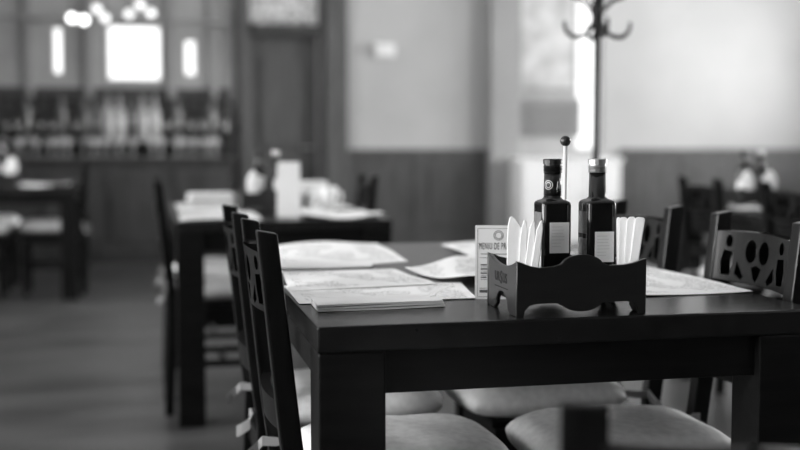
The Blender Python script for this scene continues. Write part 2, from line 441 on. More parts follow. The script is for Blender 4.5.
# hanging globe lamps over the bar
def lamp(gm, label, group):
    r = empty('pendant_lamp'); tag(r, label, 'lamp', group)
    bm = bmesh.new(); bmesh.ops.create_uvsphere(bm, u_segments=20, v_segments=12, radius=.036); link('globe', bm, M[gm], r, smooth=True)
    bm = bmesh.new(); loft(bm, [(.034, .02, 2), (.06, .018, 2), (.07, .008, 2)], 12); link('cap', bm, M['iron'], r)
    return r
lps = [lamp('globe', 'brightly lit round globe lamp hanging by a cord over the bar', 'bright globe lamps over the bar'),
       lamp('globe_dim', 'dim round globe lamp hanging by a cord over the bar', 'dim globe lamps over the bar')]
seen = set()
for px, py, k in ((72, 18, 0), (84, 20, 0), (97, 9, 1), (105, 18, 1), (129, 14, 1), (140, 5, 1), (151, 13, 1)):
    r = copy_tree(lps[k]) if k in seen else lps[k]
    seen.add(k)
    p = at_y(px, py, YB - .75 - .1 * (int(px) % 3)); r.location = p
    bm = bmesh.new(); sweep(bm, [(0, 0, .07), (0, 0, ZC - p.z)], .004, 6); link('cord', bm, M['iron'], r)

# ------------------------------------------------------------------ chair
RC = []
def rail_outline(L, h):
    y0, y1 = 0, h
    edge = [(-L, y0), (L, y0), (L, y1)] + [(L - 2 * L * i / 12, y1 + .004 * math.sin(PI * i / 12)) for i in range(1, 12)] + [(-L, y1)]
    c = h * .50
    holes = []
    # heart of two round lobes with a drop below
    holes.append(arc(-.0215, c + .012, .0178, 0, 360, 16)[:-1]); holes.append(arc(.0215, c + .012, .0178, 0, 360, 16)[:-1])
    holes.append([(-.017, c - .012), (0, c - .008), (.017, c - .012), (.009, c - .027), (0, c - .034), (-.009, c - .027)])
    for s in (-1, 1):
        # spade: a small round top over a spread foot
        holes.append(arc(s * .088, c + .024, .010, 0, 360, 10)[:-1])
        holes.append([(s * x, y) for x, y in ((.075, c + .008), (.101, c + .010), (.108, c - .008), (.104, c - .030), (.080, c - .030), (.074, c - .012))])
        holes.append([(s * x, y) for x, y in ((.062, c - .006), (.066, c - .026), (.046, c - .034), (.038, c - .028))])
    holes = [[(x * 1.08, c + (y - c) * 1.28) for x, y in q] for q in holes]
    return [edge] + holes
def bow(bm, L, sag):
    for v in bm.verts: v.co.z += -sag * (1 - (v.co.x / L) ** 2)
def make_chair(back=.89, pw=.0165):
    r = empty('dining_chair')
    k = back / .89; hw = .15
    for s in (-1, 1):      # rear post: straight leg below, leaning back above the seat, its top cut at a slant
        bm = bmesh.new(); w2 = pw
        rows = [(-.205, 0), (-.185, .45), (-.198, .55), (-.234 * (k if k < 1 else 1), back)]
        rings = []
        for i, (x, z) in enumerate(rows):
            dd = .018 if i < 3 else .0165
            zz = .006 if i == 3 else 0
            rings.append([bm.verts.new((x - dd, s * hw - w2, z)), bm.verts.new((x + dd, s * hw - w2, z - zz)), bm.verts.new((x + dd, s * hw + w2, z - zz)), bm.verts.new((x - dd, s * hw + w2, z))])
        for a, b in zip(rings, rings[1:]):
            for q in range(4): bm.faces.new((a[q], a[(q + 1) % 4], b[(q + 1) % 4], b[q]))
        bm.faces.new(rings[0]); bm.faces.new(rings[-1])
        link('back_post', bm, M['chair'], r, .004)
    for s in (-1, 1):
        bm = bmesh.new(); y = s * .148
        rings = []
        for z, h in ((0, .015), (.405, .019)):
            rings.append([bm.verts.new((.17 + a * h, y + b * h, z)) for a, b in ((-1, -1), (1, -1), (1, 1), (-1, 1))])
        for q in range(4): bm.faces.new((rings[0][q], rings[0][(q + 1) % 4], rings[1][(q + 1) % 4], rings[1][q]))
        bm.faces.new(rings[0]); bm.faces.new(rings[1])
        link('front_leg', bm, M['chair'], r, .003)
    # pierced upper rail, bowed backwards
    top = back - .040; h = .098; L = .1345
    def rail(name, spl, zc0, h, sag, thick):
        bm = outline_mesh(spl, thick, 22)
        bow(bm, L, sag)
        tilt = -math.atan(.036 / .34)
        for v in bm.verts:       # plane x,y -> chair y,z ; depth -> chair x
            x, y, z = v.co; v.co = (z + (-.196 - .036 * (zc0 + y - .55) / .34), x, zc0 + y)
        return link(name, bm, M['chair'], r, .003, seg=2)
    rail('carved_rail', rail_outline(L, h), top - h, h, .017, .023)
    rail('lower_rail', [[(-L, 0), (0, 0), (L, 0), (L, .05), (0, .05), (-L, .05)]], .553, .05, .018, .018)
    # seat board, frame, stretchers
    bm = bmesh.new()
    pts = [(-.165, -.15), (.195, -.165), (.195, .165), (-.165, .15)]
    lo = [bm.verts.new((x, y, .405)) for x, y in pts]; hi = [bm.verts.new((x, y, .426)) for x, y in pts]
    bm.faces.new(lo); bm.faces.new(hi)
    for q in range(4): bm.faces.new((lo[q], lo[(q + 1) % 4], hi[(q + 1) % 4], hi[q]))
    link('seat', bm, M['chair'], r, .005)
    for s in (-1, 1):
        box('seat_rail', -.167, .151, s * .148 - .01, s * .148 + .01, .35, .405, M['chair'], r, .002)
        box('stretcher', -.178, .153, s * .148 - .009, s * .148 + .009, .18, .205, M['chair'], r, .002)
    box('seat_rail', .16, .18, -.129, .129, .35, .405, M['chair'], r, .002)
    box('seat_rail', -.196, -.176, -.133, .133, .35, .405, M['chair'], r, .002)
    box('stretcher', -.005, .013, -.139, .139, .183, .203, M['chair'], r, .002)
    # cushion: soft pillow with pulled-in corners, seam piping and tie strips round the posts
    bm = bmesh.new(); n = 18
    def pil(u, v, sgn):
        a, b = abs(u), abs(v)
        x = .018 + .19 * u * (1 - .09 * b ** 4); y = .164 * v * (1 - .09 * a ** 4)
        hgt = ((1 - a ** 4.5) * (1 - b ** 4.5)) ** .5
        wr = .0018 * math.sin(9 * u + 4 * v) * hgt
        return (x, y, .468 + sgn * hgt * (.048 if sgn > 0 else .0415) + (wr if sgn > 0 else 0))
    g = {}
    for sgn in (1, -1):
        for i in range(n + 1):
            for j in range(n + 1):
                # denser near the rim
                u = math.sin((i / n * 2 - 1) * PI / 2); v = math.sin((j / n * 2 - 1) * PI / 2)
                if sgn < 0 and (i in (0, n) or j in (0, n)): g[sgn, i, j] = g[1, i, j]
                else: g[sgn, i, j] = bm.verts.new(pil(u, v, sgn))
        for i in range(n):
            for j in range(n): bm.faces.new((g[sgn, i, j], g[sgn, i + 1, j], g[sgn, i + 1, j + 1], g[sgn, i, j + 1]))
    cu = link('cushion', bm, M['cush'], r, smooth=True)
    for s in (-1, 1):
        bm = bmesh.new(); y = s * .15
        pts = [(-.155, s * .13, .472), (-.168, s * .122, .473), (-.19, s * .124, .47), (-.215, s * .128, .472), (-.213, s * .15, .466), (-.22, s * .158, .455), (-.232, s * .154, .446), (-.243, s * .146, .438)]
        secs = []
        for i, p in enumerate(pts):
            wd = .007 + .005 * i / len(pts)
            secs.append([bm.verts.new((p[0] - .002, p[1], p[2] - wd)), bm.verts.new((p[0] + .002, p[1] + .002 * s, p[2] - wd)), bm.verts.new((p[0] + .002, p[1] + .002 * s, p[2] + wd)), bm.verts.new((p[0] - .002, p[1], p[2] + wd))])
        for a, b in zip(secs, secs[1:]):
            for q in range(4): bm.faces.new((a[q], a[(q + 1) % 4], b[(q + 1) % 4], b[q]))
        bm.faces.new(secs[0]); bm.faces.new(secs[-1])
        link('tie', bm, M['tie'], cu, smooth=False)
    return r
chair0 = make_chair()
low0 = make_chair(.79, .0225)
_c = {'n': 0}
def chair(x, y, rz, label, group=None, slip=None):
    o = chair0 if _c['n'] == 0 else copy_tree(chair0)
    _c['n'] += 1
    o.location = (x, y, 0); o.rotation_euler = (0, 0, rz)
    tag(o, label, 'chair', group or 'carved dark wooden chairs')
    if slip:
        for c in o.children:
            if c.name.startswith('cushion'): c.location = (*slip, 0)
chair(.413, 1.925, 0, 'dark carved chair tucked in beside the folded white menu')
chair(.409, 2.412, 0, 'dark carved chair tucked in behind the blank white paper strip')
chair(.918, 1.943, PI, 'dark chair with heart-pierced back across the table from the folded menu', slip=(.05, .03))
chair(.916, 2.454, PI, 'dark pierced-back chair across the table from the blank paper strip', slip=(.055, .06))
# foreground chair: lower back, pulled away from the table head
a = math.radians(70)
post = at_z(585, 399, .79)
low0.rotation_euler = (0, 0, a)
loc = Vector((-.208, .15, 0)); loc.rotate(Matrix.Rotation(a, 3, 'Z'))
low0.location = (post.x - loc.x, post.y - loc.y, 0)
tag(low0, 'low-backed dark chair pulled back from the table with the lettered caddy', 'chair')

# ------------------------------------------------------------------ table
def make_table(wx, ly):
    """dark table, near-left corner of the top over the origin"""
    r = empty('dining_table')
    box('table_top', 0, wx, 0, ly, .708, .75, M['top'], r, .004)
    lw, ld = .105, .092
    for x in (.002, wx - lw - .002):
        for y in (.002, ly - ld - .002):
            box('leg', x, x + lw, y, y + ld, 0, .708, M['wood'], r, .004)
    box('apron', lw + .002, wx - lw - .002, .02, .045, .638, .708, M['wood'], r, .002)
    box('apron', lw + .002, wx - lw - .002, ly - .045, ly - .02, .638, .708, M['wood'], r, .002)
    box('apron', .02, .045, ld + .002, ly - ld - .002, .638, .708, M['wood'], r, .002)
    box('apron', wx - .045, wx - .02, ld + .002, ly - ld - .002, .638, .708, M['wood'], r, .002)
    return r
TX, TY, TW, TL = .243, 1.655, .852, 1.385
t1 = make_table(TW, TL); t1.location = (TX, TY, 0)
tag(t1, 'polished dark wooden table with the lettered bottle caddy at its edge', 'table', 'dark dining tables')
def table_at(x, y, label, sx=1.0):
    o = copy_tree(t1); o.location = (x, y, 0); o.scale = (sx, 1, 1); tag(o, label, 'table', 'dark dining tables')
table_at(.085, 4.04, 'dark wooden table with piled white napkins and cups in front of the door', .93)
table_at(-1.33, 7.6, 'dark wooden table standing in front of the bar counter')
table_at(2.345, 3.33, 'dark wooden table near the coat stand and the plain plaster wall')
# chairs of the tables behind
G2 = 'carved dark wooden chairs'
chair(.262, 4.40, 0, 'dark chair with dangling white tie at the table before the door')
chair(.262, 5.02, 0, 'dark chair further along the open-floor side of the table before the door')
chair(.74, 5.02, PI, 'dark chair on the pilaster side of the table before the door')
chair(-.665, 7.98, PI, 'dark chair at the door side of the table in front of the bar')
chair(-1.145, 7.875, 0, 'dark chair at the windows end of the table in front of the bar')
chair(-1.145, 8.5, 0, 'dark chair closest to the bar counter at the table in front of it')
chair(2.489, 3.625, 0, 'dark chair at the corner of the table near the coat stand, beside its bottles')
chair(2.489, 4.29, 0, 'dark chair right next to the iron coat stand')

# ------------------------------------------------------------------ papers
def sheet(name, corners, z, m, label, cat, group=None, thick=.0006, wave=.004, seed=1, nx=16, ny=12, curl=None, parent=None, wf=None):
    rnd = random.Random(seed); ph = [rnd.uniform(0, 6) for _ in range(4)]
    bm = bmesh.new(); uvl = bm.loops.layers.uv.new('UVMap'); g = {}; q = [Vector((c[0], c[1], 0)) for c in corners]; uvs = {}
    for top in (1, 0):
        for i in range(nx + 1):
            for j in range(ny + 1):
                u, v = i / nx, j / ny
                p = (q[0] * (1 - u) + q[1] * u) * (1 - v) + (q[3] * (1 - u) + q[2] * u) * v
                hh = wave * max(0, .5 + .5 * math.sin(5 * u + ph[0] + 2 * v) * math.sin(4 * v + ph[1]))
                if wf: hh *= wf(u, v)
                if curl: hh += curl(u, v)
                vv = bm.verts.new((p.x, p.y, z + hh + (thick if top else 0))); g[top, i, j] = vv; uvs[vv] = (u, v)
    F = []
    for i in range(nx):
        for j in range(ny):
            F.append(bm.faces.new((g[1, i, j], g[1, i + 1, j], g[1, i + 1, j + 1], g[1, i, j + 1])))
            F.append(bm.faces.new((g[0, i, j], g[0, i, j + 1], g[0, i + 1, j + 1], g[0, i + 1, j])))
    for i in range(nx):
        F.append(bm.faces.new((g[0, i, 0], g[0, i + 1, 0], g[1, i + 1, 0], g[1, i, 0]))); F.append(bm.faces.new((g[0, i, ny], g[1, i, ny], g[1, i + 1, ny], g[0, i + 1, ny])))
    for j in range(ny):
        F.append(bm.faces.new((g[0, 0, j], g[1, 0, j], g[1, 0, j + 1], g[0, 0, j + 1]))); F.append(bm.faces.new((g[0, nx, j], g[0, nx, j + 1], g[1, nx, j + 1], g[1, nx, j])))
    for f in F:
        for l in f.loops: l[uvl].uv = uvs[l.vert]
    o = link(name, bm, m, parent, smooth=False)
    if label: tag(o, label, cat, group)
    return o
TZ = .7502
P = lambda x, y: at_z(x, y, .75)[:2]
# near-side placemat (two overlapping sheets), far placemat, the one behind the card, the far corner one and the one behind the napkins
sheet('placemat', [(.247, 1.895), (.567, 1.895), (.60, 2.12), (.25, 2.15)], TZ, M['print'], 'printed paper placemat under the folded white menu', 'placemat', 'paper placemats', wave=.002, seed=2)
sheet('placemat', [(.25, 2.05), (.545, 2.10), (.505, 2.375), (.27, 2.38)], TZ + .0028, M['print'], 'printed paper sheet overlapping the placemat with the folded menu', 'placemat', 'paper placemats', wave=.012, seed=3, wf=lambda u, v: 4 * v * (1 - v))
sheet('placemat', [(.262, 2.40), (.592, 2.55), (.612, 3.02), (.30, 2.95)], TZ, M['print'], 'printed placemat lying before the far tucked-in chair', 'placemat', 'paper placemats', wave=.015, seed=5, wf=lambda u, v: v)
sheet('paper_sheet', [(.255, 2.385), (.472, 2.39), (.50, 2.50), (.27, 2.50)], TZ + .0055, M['paper'], 'blank white paper strip over the edge of the far placemat', 'paper', wave=.002, thick=.003, seed=6)
sheet('placemat', [(.524, 2.29), (.625, 2.06), (.80, 2.30), (.74, 2.50)], TZ + .001, M['print'], 'crumpled paper placemat behind the printed menu card', 'placemat', 'paper placemats', wave=.022, seed=9)
sheet('placemat', [(.775, 2.94), (.755, 2.56), (1.03, 2.60), (1.03, 3.0)], TZ, M['print'], 'printed placemat lying at the table corner furthest from the folded menu', 'placemat', 'paper placemats', wave=.008, seed=8)
sheet('placemat', [(.80, 1.85), (1.092, 1.862), (1.095, 2.36), (.80, 2.34)], TZ, M['print'], 'printed placemat between bottle caddy and heart-pierced chair', 'placemat', 'paper placemats', wave=.005, seed=4)
# folded menu: three leaves stacked
r = empty('folded_menu', (.372, 1.846, TZ + .0003), math.radians(2)); tag(r, 'folded blank white menu lying at the table corner', 'menu')
for k in range(3):
    sheet('leaf', [(-.108 - k * .001, -.045), (.112 - k * .002, -.04), (.12 - k * .002, .04), (-.104, .042)], (.0042 * k), M['paper'], None, None, thick=.003, wave=.0012, seed=20 + k, parent=r)
sheet('paper_strip', [(.462, 1.862), (.478, 1.858), (.545, 1.985), (.531, 1.99)], TZ + .0105, M['paper'], 'narrow white paper strip lying across the placemat by the folded menu', 'paper', wave=.003, seed=30, nx=3, ny=10,
      curl=lambda u, v: .004 * math.sin(PI * v))

# ------------------------------------------------------------------ caddy, bottles, napkins, card
def caddy_front(W, dz=0):
    h = W / 2
    p = []
    p += [(-h, 0), (-h + .012, 0), (-h + .014, .010), (-h + .022, .018), (-h + .035, .0205), (-.042, .0205), (-.034, .016)]
    p += [(x, y) for x, y in arc(0, .022, .034, 190, 350, 12, .016)]
    p += [(.042, .0205), (h - .035, .0205), (h - .022, .018), (h - .014, .010), (h - .012, 0), (h, 0)]
    p += [(h, .090), (h - .008, .0875), (h - .022, .083), (h - .038, .0805), (.048, .080), (.038, .083)]
    p += arc(0, .080, .036, 15, 165, 12, .0185)
    p += [(-.038, .083), (-.048, .080), (-h + .038, .0785), (-h + .022, .082), (-h + .008, .0875), (-h, .090)]
    return p
def caddy_side(Dp):
    h = Dp / 2
    p = [(-h, 0), (-h + .03, 0), (-.034, .006)]
    p += arc(0, .004, .032, 175, 5, 12, .028)
    p += [(.034, .006), (h - .03, 0), (h, 0), (h, .089)]
    p += [(h - 2 * h * i / 12, .089 - .013 * math.sin(PI * i / 12) ** .8) for i in range(1, 12)]
    p += [(-h, .089)]
    return p
CW, CD = .222, .160
def make_caddy(lettered):
    r = empty('table_caddy')
    for s in (-1, 1):
        bm = outline_mesh([caddy_front(CW)], .008)
        for v in bm.verts: x, y, z = v.co; v.co = (x, s * (CD / 2 - .004) + z, y)
        link('front_panel' if s < 0 else 'back_panel', bm, M['caddy'], r, .0012, seg=1)
    for s in (-1, 1):
        bm = outline_mesh([caddy_side(CD - .0164)], .008)
        for v in bm.verts: x, y, z = v.co; v.co = (s * (CW / 2 - .004) + z, x, y)
        link('side_panel', bm, M['caddy'], r, .0012, seg=1)
    box('base_board', -CW / 2 + .0082, CW / 2 - .0082, -CD / 2 + .0082, CD / 2 - .0082, .021, .027, M['caddy'], r)
    if lettered:
        sp = [c for c in r.children if c.name.startswith('side_panel')][0]
        # lettering reads from the outside of the left side panel: text x -> -Y ... local +y is away from the camera
        mt = Matrix.Translation((-CW / 2 - .0003, .036, .048)) @ Matrix(((0, 0, -1, 0), (-1, 0, 0, 0), (0, 1, 0, 0), (0, 0, 0, 1)))
        for tx, st, sz, dz in ((0, 'UR', .023, .0), (.0285, 'S', .031, -.003), (.0425, 'US', .023, .0)):
            text_obj('lettering', st, sz, M['ink'], sp, mt @ Matrix.Translation((tx, dz, 0)), .85, .0004)
        mt2 = Matrix.Translation((-CW / 2 - .0003, .036, .038)) @ Matrix(((0, 0, -1, 0), (-1, 0, 0, 0), (0, 1, 0, 0), (0, 0, 0, 1)))
        bm = bmesh.new()
        for k in range(9): bm_box(bm, .0 + k * .0078, .0062 + k * .0078, 0, .0016, -.0003, .0003)
        bm.transform(mt2); link('small_print', bm, M['ink'], sp)
    return r
CX, CY = .678, 1.755
cad = make_caddy(True); cad.location = (CX, CY, .7502)
tag(cad, 'dark wooden caddy lettered URSUS holding bottles and napkins', 'caddy')

def make_bottle(cap_m, tag_neck, lab_z0, lab_z1):
    r = empty('oil_bottle'); w = .0252
    bm = bmesh.new()
    loft(bm, [(0, w * .9, 8), (.003, w * .98, 10), (.006, w, 12), (.149, w, 12), (.1528, w * .985, 11), (.1555, w * .93, 9), (.1578, w * .80, 6), (.1596, w * .66, 3), (.163, .0146, 2), (.206, .0138, 2)], 48)
    b = link('glass_body', bm, M['bottle'], r, smooth=True)
    bm = bmesh.new()
    pr_ = [(.2045, .0142, 2), (.2055, .0146, 2)]
    for k in range(4): pr_ += [(.2065 + k * .0024, .0132, 2), (.2078 + k * .0024, .0150, 2)]
    pr_ += [(.2165, .0136, 2), (.219, .0136, 2), (.2195, .0150, 2), (.2265, .0150, 2), (.2280, .0140, 2)]
    pr_ = [(z, r0 * 1.08, e) for z, r0, e in pr_]
    loft(bm, pr_, 32); link('cap', bm, cap_m, r)
    box('front_label', -.0135, .0205, -w - .0006, -w + .0004, lab_z0, lab_z1, M['label'], r, .0002)
    box('side_label', -w - .0006, -w + .0004, -.018, .018, .10, .138, M['sidelabel'], r, .0002)
    box('side_label', -w - .0006, -w + .0004, -.018, .018, .03, .092, M['label'] if tag_neck else M['sidelabel'], r, .0002)
    fl = [c for c in r.children if c.name.startswith('front_label')][0]
    bm = bmesh.new(); rr = random.Random(3)
    for k in range(7):
        z = lab_z1 - .008 - k * .0055
        bm_box(bm, -.010, .010 + rr.uniform(-.004, .006), -w - .0009, -w - .0005, z, z + .0012)
    link('label_print', bm, mat('faint_ink', .68, .6), fl)
    if tag_neck:
        bm = bmesh.new(); loft(bm, [(.166, .0149, 2), (.2035, .0143, 2)], 32); nk = link('neck_label', bm, M['cap_dark'], r, smooth=True)
        # script mark and ring on the neck label
        for a0, pts in ((0.35, [(-.003, .176), (-.001, .190), (.001, .178), (.003, .194), (.004, .177), (.006, .186)]), (.3, [(-.002, .1735), (.007, .175)]),
                        (-.85, arc(0, .184, .0075, 0, 360, 14)), (-.85, arc(0, .184, .0045, 0, 360, 10))):
            bm = bmesh.new()
            pp = []
            for x, z in pts:
                an = -PI / 2 + a0 + x / .0146; pp.append((.0148 * math.cos(an), .0148 * math.sin(an), z))
            sweep(bm, pp, .0005, 5); link('neck_script', bm, M['label'], nk)
    return r
BZ = .7502 + .0272
p1 = at_y(551.5, 290, 1.765); p2 = at_y(596, 290, 1.765)
b1 = make_bottle(M['cap_dark'], True, .069, .121); b1.location = (p1.x, 1.765, BZ); b1.scale = (1, 1, .984)
tag(b1, 'square dark glass bottle with black cap in the lettered caddy', 'bottle')
b2 = make_bottle(M['cap_silver'], False, .052, .104); b2.location = (p2.x, 1.765, BZ); b2.scale = (1, 1, .984)
tag(b2, 'square dark glass bottle with silver screw cap in the lettered caddy', 'bottle')
# ball-headed stick
p = at_y(565.5, 141, 1.812)
r = empty('ball_stick', (p.x, p.y, BZ)); tag(r, 'pale stick with a dark ball head standing between the bottles', 'stick')
bm = bmesh.new(); sweep(bm, [(0, 0, 0), (.0, 0, p.z - BZ)], .0036, 12); link('rod', bm, M['stick'], r, smooth=True)
bm = bmesh.new(); bmesh.ops.create_uvsphere(bm, u_segments=24, v_segments=14, radius=.0093); o = link('ball', bm, M['ball'], r, smooth=True); o.location = (0, 0, p.z - BZ)

def napkin_mesh(wd, h, pointed, bend):
    n = 10; bm = bmesh.new(); rows = []
    for i in range(n + 1):
        v = i / n
        if pointed: hw_ = wd / 2 * (.72 + .28 * math.sin(PI * min(1, v / .65) / 2)) * (1 if v < .65 else max(.06, math.cos((v - .65) / .35 * PI / 2) ** .8))
        else: hw_ = wd / 2 * (.8 + .2 * v) * (1 if v < .97 else .85)
        row = []
        for s, c in ((-1, 0), (-.5, .7), (0, 1), (.5, .7), (1, 0)):
            row.append((s * hw_, bend * v * v + -.004 * c, h * v))
        rows.append(row)
    fr = [[bm.verts.new(q) for q in r_] for r_ in rows]; bk = [[bm.verts.new((q[0], q[1] * .4 + .0035 + bend * v_ * v_ * .6, q[2])) for q in r_] for v_, r_ in ((i / n, r_) for i, r_ in enumerate(rows))]
    for i in range(n):
        for k in range(4):
            bm.faces.new((fr[i][k], fr[i][k + 1], fr[i + 1][k + 1], fr[i + 1][k])); bm.faces.new((bk[i][k], bk[i + 1][k], bk[i + 1][k + 1], bk[i][k + 1]))
        bm.faces.new((fr[i][0], fr[i + 1][0], bk[i + 1][0], bk[i][0])); bm.faces.new((fr[i][4], bk[i][4], bk[i + 1][4], fr[i + 1][4]))
    for i in (0, n):
        for k in range(4): bm.faces.new((fr[i][k], fr[i][k + 1], bk[i][k + 1], bk[i][k]))
    return bm
def cut_napkin(outline, wy, label, group):
    """folded napkin: flat tissue pack with a cut outline, standing in the caddy and facing the room"""
    cx = sum(q[0] for q in outline) / len(outline); base = at_y(cx, 285, wy)
    an = math.atan2(base.x, base.y); dist = math.hypot(base.x, base.y)
    mpp = (base - Vector((0, 0, EYE))).dot(_F) / FPX
    bm = outline_mesh([[((x - cx) * mpp, (y0_(y, wy, cx) - BZ)) for x, y in outline]], .0042)
    for v in bm.verts: x, y, z = v.co; v.co = (x, z + .03 * y * y, y)
    o = link('paper_napkin', bm, M['napkin'], None, .0012, seg=1)
    o.location = (base.x, wy, BZ); o.rotation_euler = (0, 0, -an)
    tag(o, label, 'napkin', group)
def y0_(py, wy, px): return max(at_y(px, py, wy).z, BZ)
L_ = [((506.5, 300), (506.8, 240), (507.5, 225), (509, 218), (511, 216), (515, 219), (521, 227), (526, 236), (525, 265), (523, 300)),
      ((517, 300), (519.5, 240), (521, 228), (523.5, 220), (526, 221), (527, 232), (526, 262), (524, 300)),
      ((521, 300), (526.5, 250), (529, 228), (532, 220), (534.5, 222), (535, 235), (533, 262), (529, 300)),
      ((526, 300), (532.5, 255), (536, 230), (539.5, 221), (542, 220), (542.5, 228), (540, 255), (535, 300))]
for k, ol in enumerate(L_):
    cut_napkin(ol, 1.752 - .0085 * k, 'broad pointed white napkin standing by the lettered end of the caddy' if k == 0 else 'narrow pointed white napkin beside the black-capped bottle', 'pointed napkins in the caddy')
R_ = [((617, 300), (615.5, 219), (617, 217), (619, 217.5), (620.5, 300)),
      ((618, 300), (618, 222), (619.5, 217.5), (624, 217), (626.5, 218.5), (624, 300)),
      ((622, 300), (626, 220), (628, 217), (633, 216.5), (634.5, 219), (629, 300)),
      ((626, 300), (634, 219), (636, 217), (642, 217.5), (644, 219), (638, 262), (633, 300))]
for k, ol in enumerate(R_):
    cut_napkin(ol, 1.735 - .0085 * k, 'flat-topped white paper napkin standing beside the silver-capped bottle', 'flat-topped napkins in the caddy')

# printed menu card: a standing folded card
c0 = at_z(475, 299, .7502)
r = empty('menu_card', (c0.x, c0.y, .7502), math.radians(-16)); tag(r, 'white standing card headed MENIU DE PRANZ behind the lettered caddy', 'menu card')
cw, ch = .083, .132; lean = .10
def card_panel(name, s):
    bm = bmesh.new(); vs = bm_box(bm, 0, cw, -.0004, .0004, 0, ch)
    bm.transform(Matrix.Translation((0, .026 if s > 0 else 0, 0)) @ Matrix.Rotation(-lean * (1 if s < 0 else -1), 4, 'X'))
    return link(name, bm, M['paper'], r)
fp = card_panel('front_leaf', -1); card_panel('rear_leaf', 1)
CM = Matrix.Rotation(-lean, 4, 'X') @ Matrix.Translation((0, -.0006, 0)) @ Matrix.Rotation(PI / 2, 4, 'X')
text_obj('heading', 'MENIU DE PRÂNZ', .0172, M['ink'], fp, CM @ Matrix.Translation((.0065, .089, 0)), .41, .0002, space=1.18)
bm = bmesh.new(); rr = random.Random(5)
def ln(x0, x1, z, h=.0012): bm_box(bm, x0, x1, z, z + h, -.0002, .0002)
ln(.010, .060, .080); ln(.008, .076, .0735, .0008)
for k in range(4):
    z = .060 - k * .0075
    x = .010
    while x < .066:
        l_ = rr.uniform(.006, .014); ln(x, min(x + l_, .074), z, .0026); x += l_ + .003
    ln(.010, .05, z - .003, .0008)
ln(.008, .060, .019, .0008); ln(.008, .030, .0115, .0050); ln(.034, .074, .012, .0012)
ln(.004, .079, .126, .0006); ln(.004, .079, .004, .0006)
for x in (.004, .0784): bm_box(bm, x, x + .0006, .004, .1266, -.0002, .0002)
bm.transform(CM); link('small_print', bm, M['inkgrey'], fp)
for k, rad in enumerate((.0085, .006)):
    bm = bmesh.new(); sweep(bm, [(x, y, 0) for x, y in arc(.0415, .114, rad, 0, 360, 20)], .0005, 5); bm.transform(CM); link('emblem_ring', bm, M['inkgrey'], fp)

# ------------------------------------------------------------------ things on the tables behind
def dup_at(o, x, y, z, rz, label, cat, group=None):
    c = copy_tree(o); c.location = (x, y, z); c.rotation_euler = (0, 0, rz); tag(c, label, cat, group); return c
cad2 = make_caddy(False); cad2.location = (.47, 4.62, .7502)
tag(cad2, 'plain dark wooden caddy on the table before the door', 'caddy')
for x, y, nm, src in ((.44, 4.64, 'black', b1), (.51, 4.64, 'silver', b2)):
    dup_at(src, x, y, BZ, 0, f'square dark bottle with {nm} cap in the caddy before the door', 'bottle')
nap_a = napkin_mesh(.05, .13, True, 0); nk0 = link('paper_napkin', nap_a, M['napkin'])
first = True
def napk(x, y, z, rz, label, group, tilt=0, sc=1):
    global first
    o = nk0 if first else nk0.copy()
    if not first: COL.objects.link(o)
    first = False
    o.location = (x, y, z); o.rotation_euler = (0, tilt, rz); o.scale = (sc,) * 3; tag(o, label, 'napkin', group)
for k, (x, tl) in enumerate(((.414, -.05), (.417, -.02), (.525, .02), (.527, .05))):
    napk(x, 4.575 + (k % 2) * .016, BZ, -.2, 'white napkin standing in the caddy before the door', 'napkins in the caddy before the door', tl, 1.1)
# tall white card beside it, stacked white boxes, cups, papers
def blank_card(x, y, rz, w_, h_, label):
    r = empty('table_card', (x, y, .7502), rz); tag(r, label, 'card')
    for s in (-1, 1):
        bm = bmesh.new(); bm_box(bm, -w_ / 2, w_ / 2, -.0006, .0006, 0, h_)
        bm.transform(Matrix.Translation((0, .03 * s, 0)) @ Matrix.Rotation(.09 * s, 4, 'X')); link('leaf', bm, M['paper'], r)
blank_card(.52, 4.28, -.25, .085, .21, 'tall blank white card standing on the table before the door')
def tray_stack(x, y, rz, w_, d_, h_, label):
    r = empty('napkin_stack', (x, y, .7502), rz); tag(r, label, 'napkin stack')
    n = 5
    for k in range(n):
        e = .006 * math.sin(k * 2.3)
        box('folded_napkin', -w_ / 2 + e, w_ / 2 + e, -d_ / 2, d_ / 2, h_ * k / n + .0002, h_ * (k + 1) / n, M['napkin'], r, .003)
tray_stack(.26, 5.05, .1, .19, .16, .06, 'flat stack of white napkins on the table before the door')
tray_stack(.70, 5.0, -.1, .16, .16, .11, 'tall stack of white napkins near the cups on the table before the door')
def cup(x, y, label, h=.1, r_=.036):
    r = empty('cup', (x, y, .7502)); tag(r, label, 'cup', 'white cups before the door')
    bm = bmesh.new(); loft(bm, [(0, r_ * .7, 2), (.004, r_ * .75, 2), (h * .6, r_ * .95, 2), (h, r_, 2), (h, r_ * .9, 2), (h * .5, r_ * .85, 2), (.01, r_ * .6, 2)], 20); link('bowl', bm, M['white'], r, smooth=True)
    bm = bmesh.new(); sweep(bm, [(r_ * .93, 0, h * .8), (r_ * 1.5, 0, h * .75), (r_ * 1.6, 0, h * .5), (r_ * 1.35, 0, h * .32), (r_ * .9, 0, h * .3)], .005, 8); link('handle', bm, M['white'], r, smooth=True)
for x, y in ((.64, 4.64), (.74, 4.68), (.72, 4.58)): cup(x, y, 'white cup among the napkins on the table before the door')
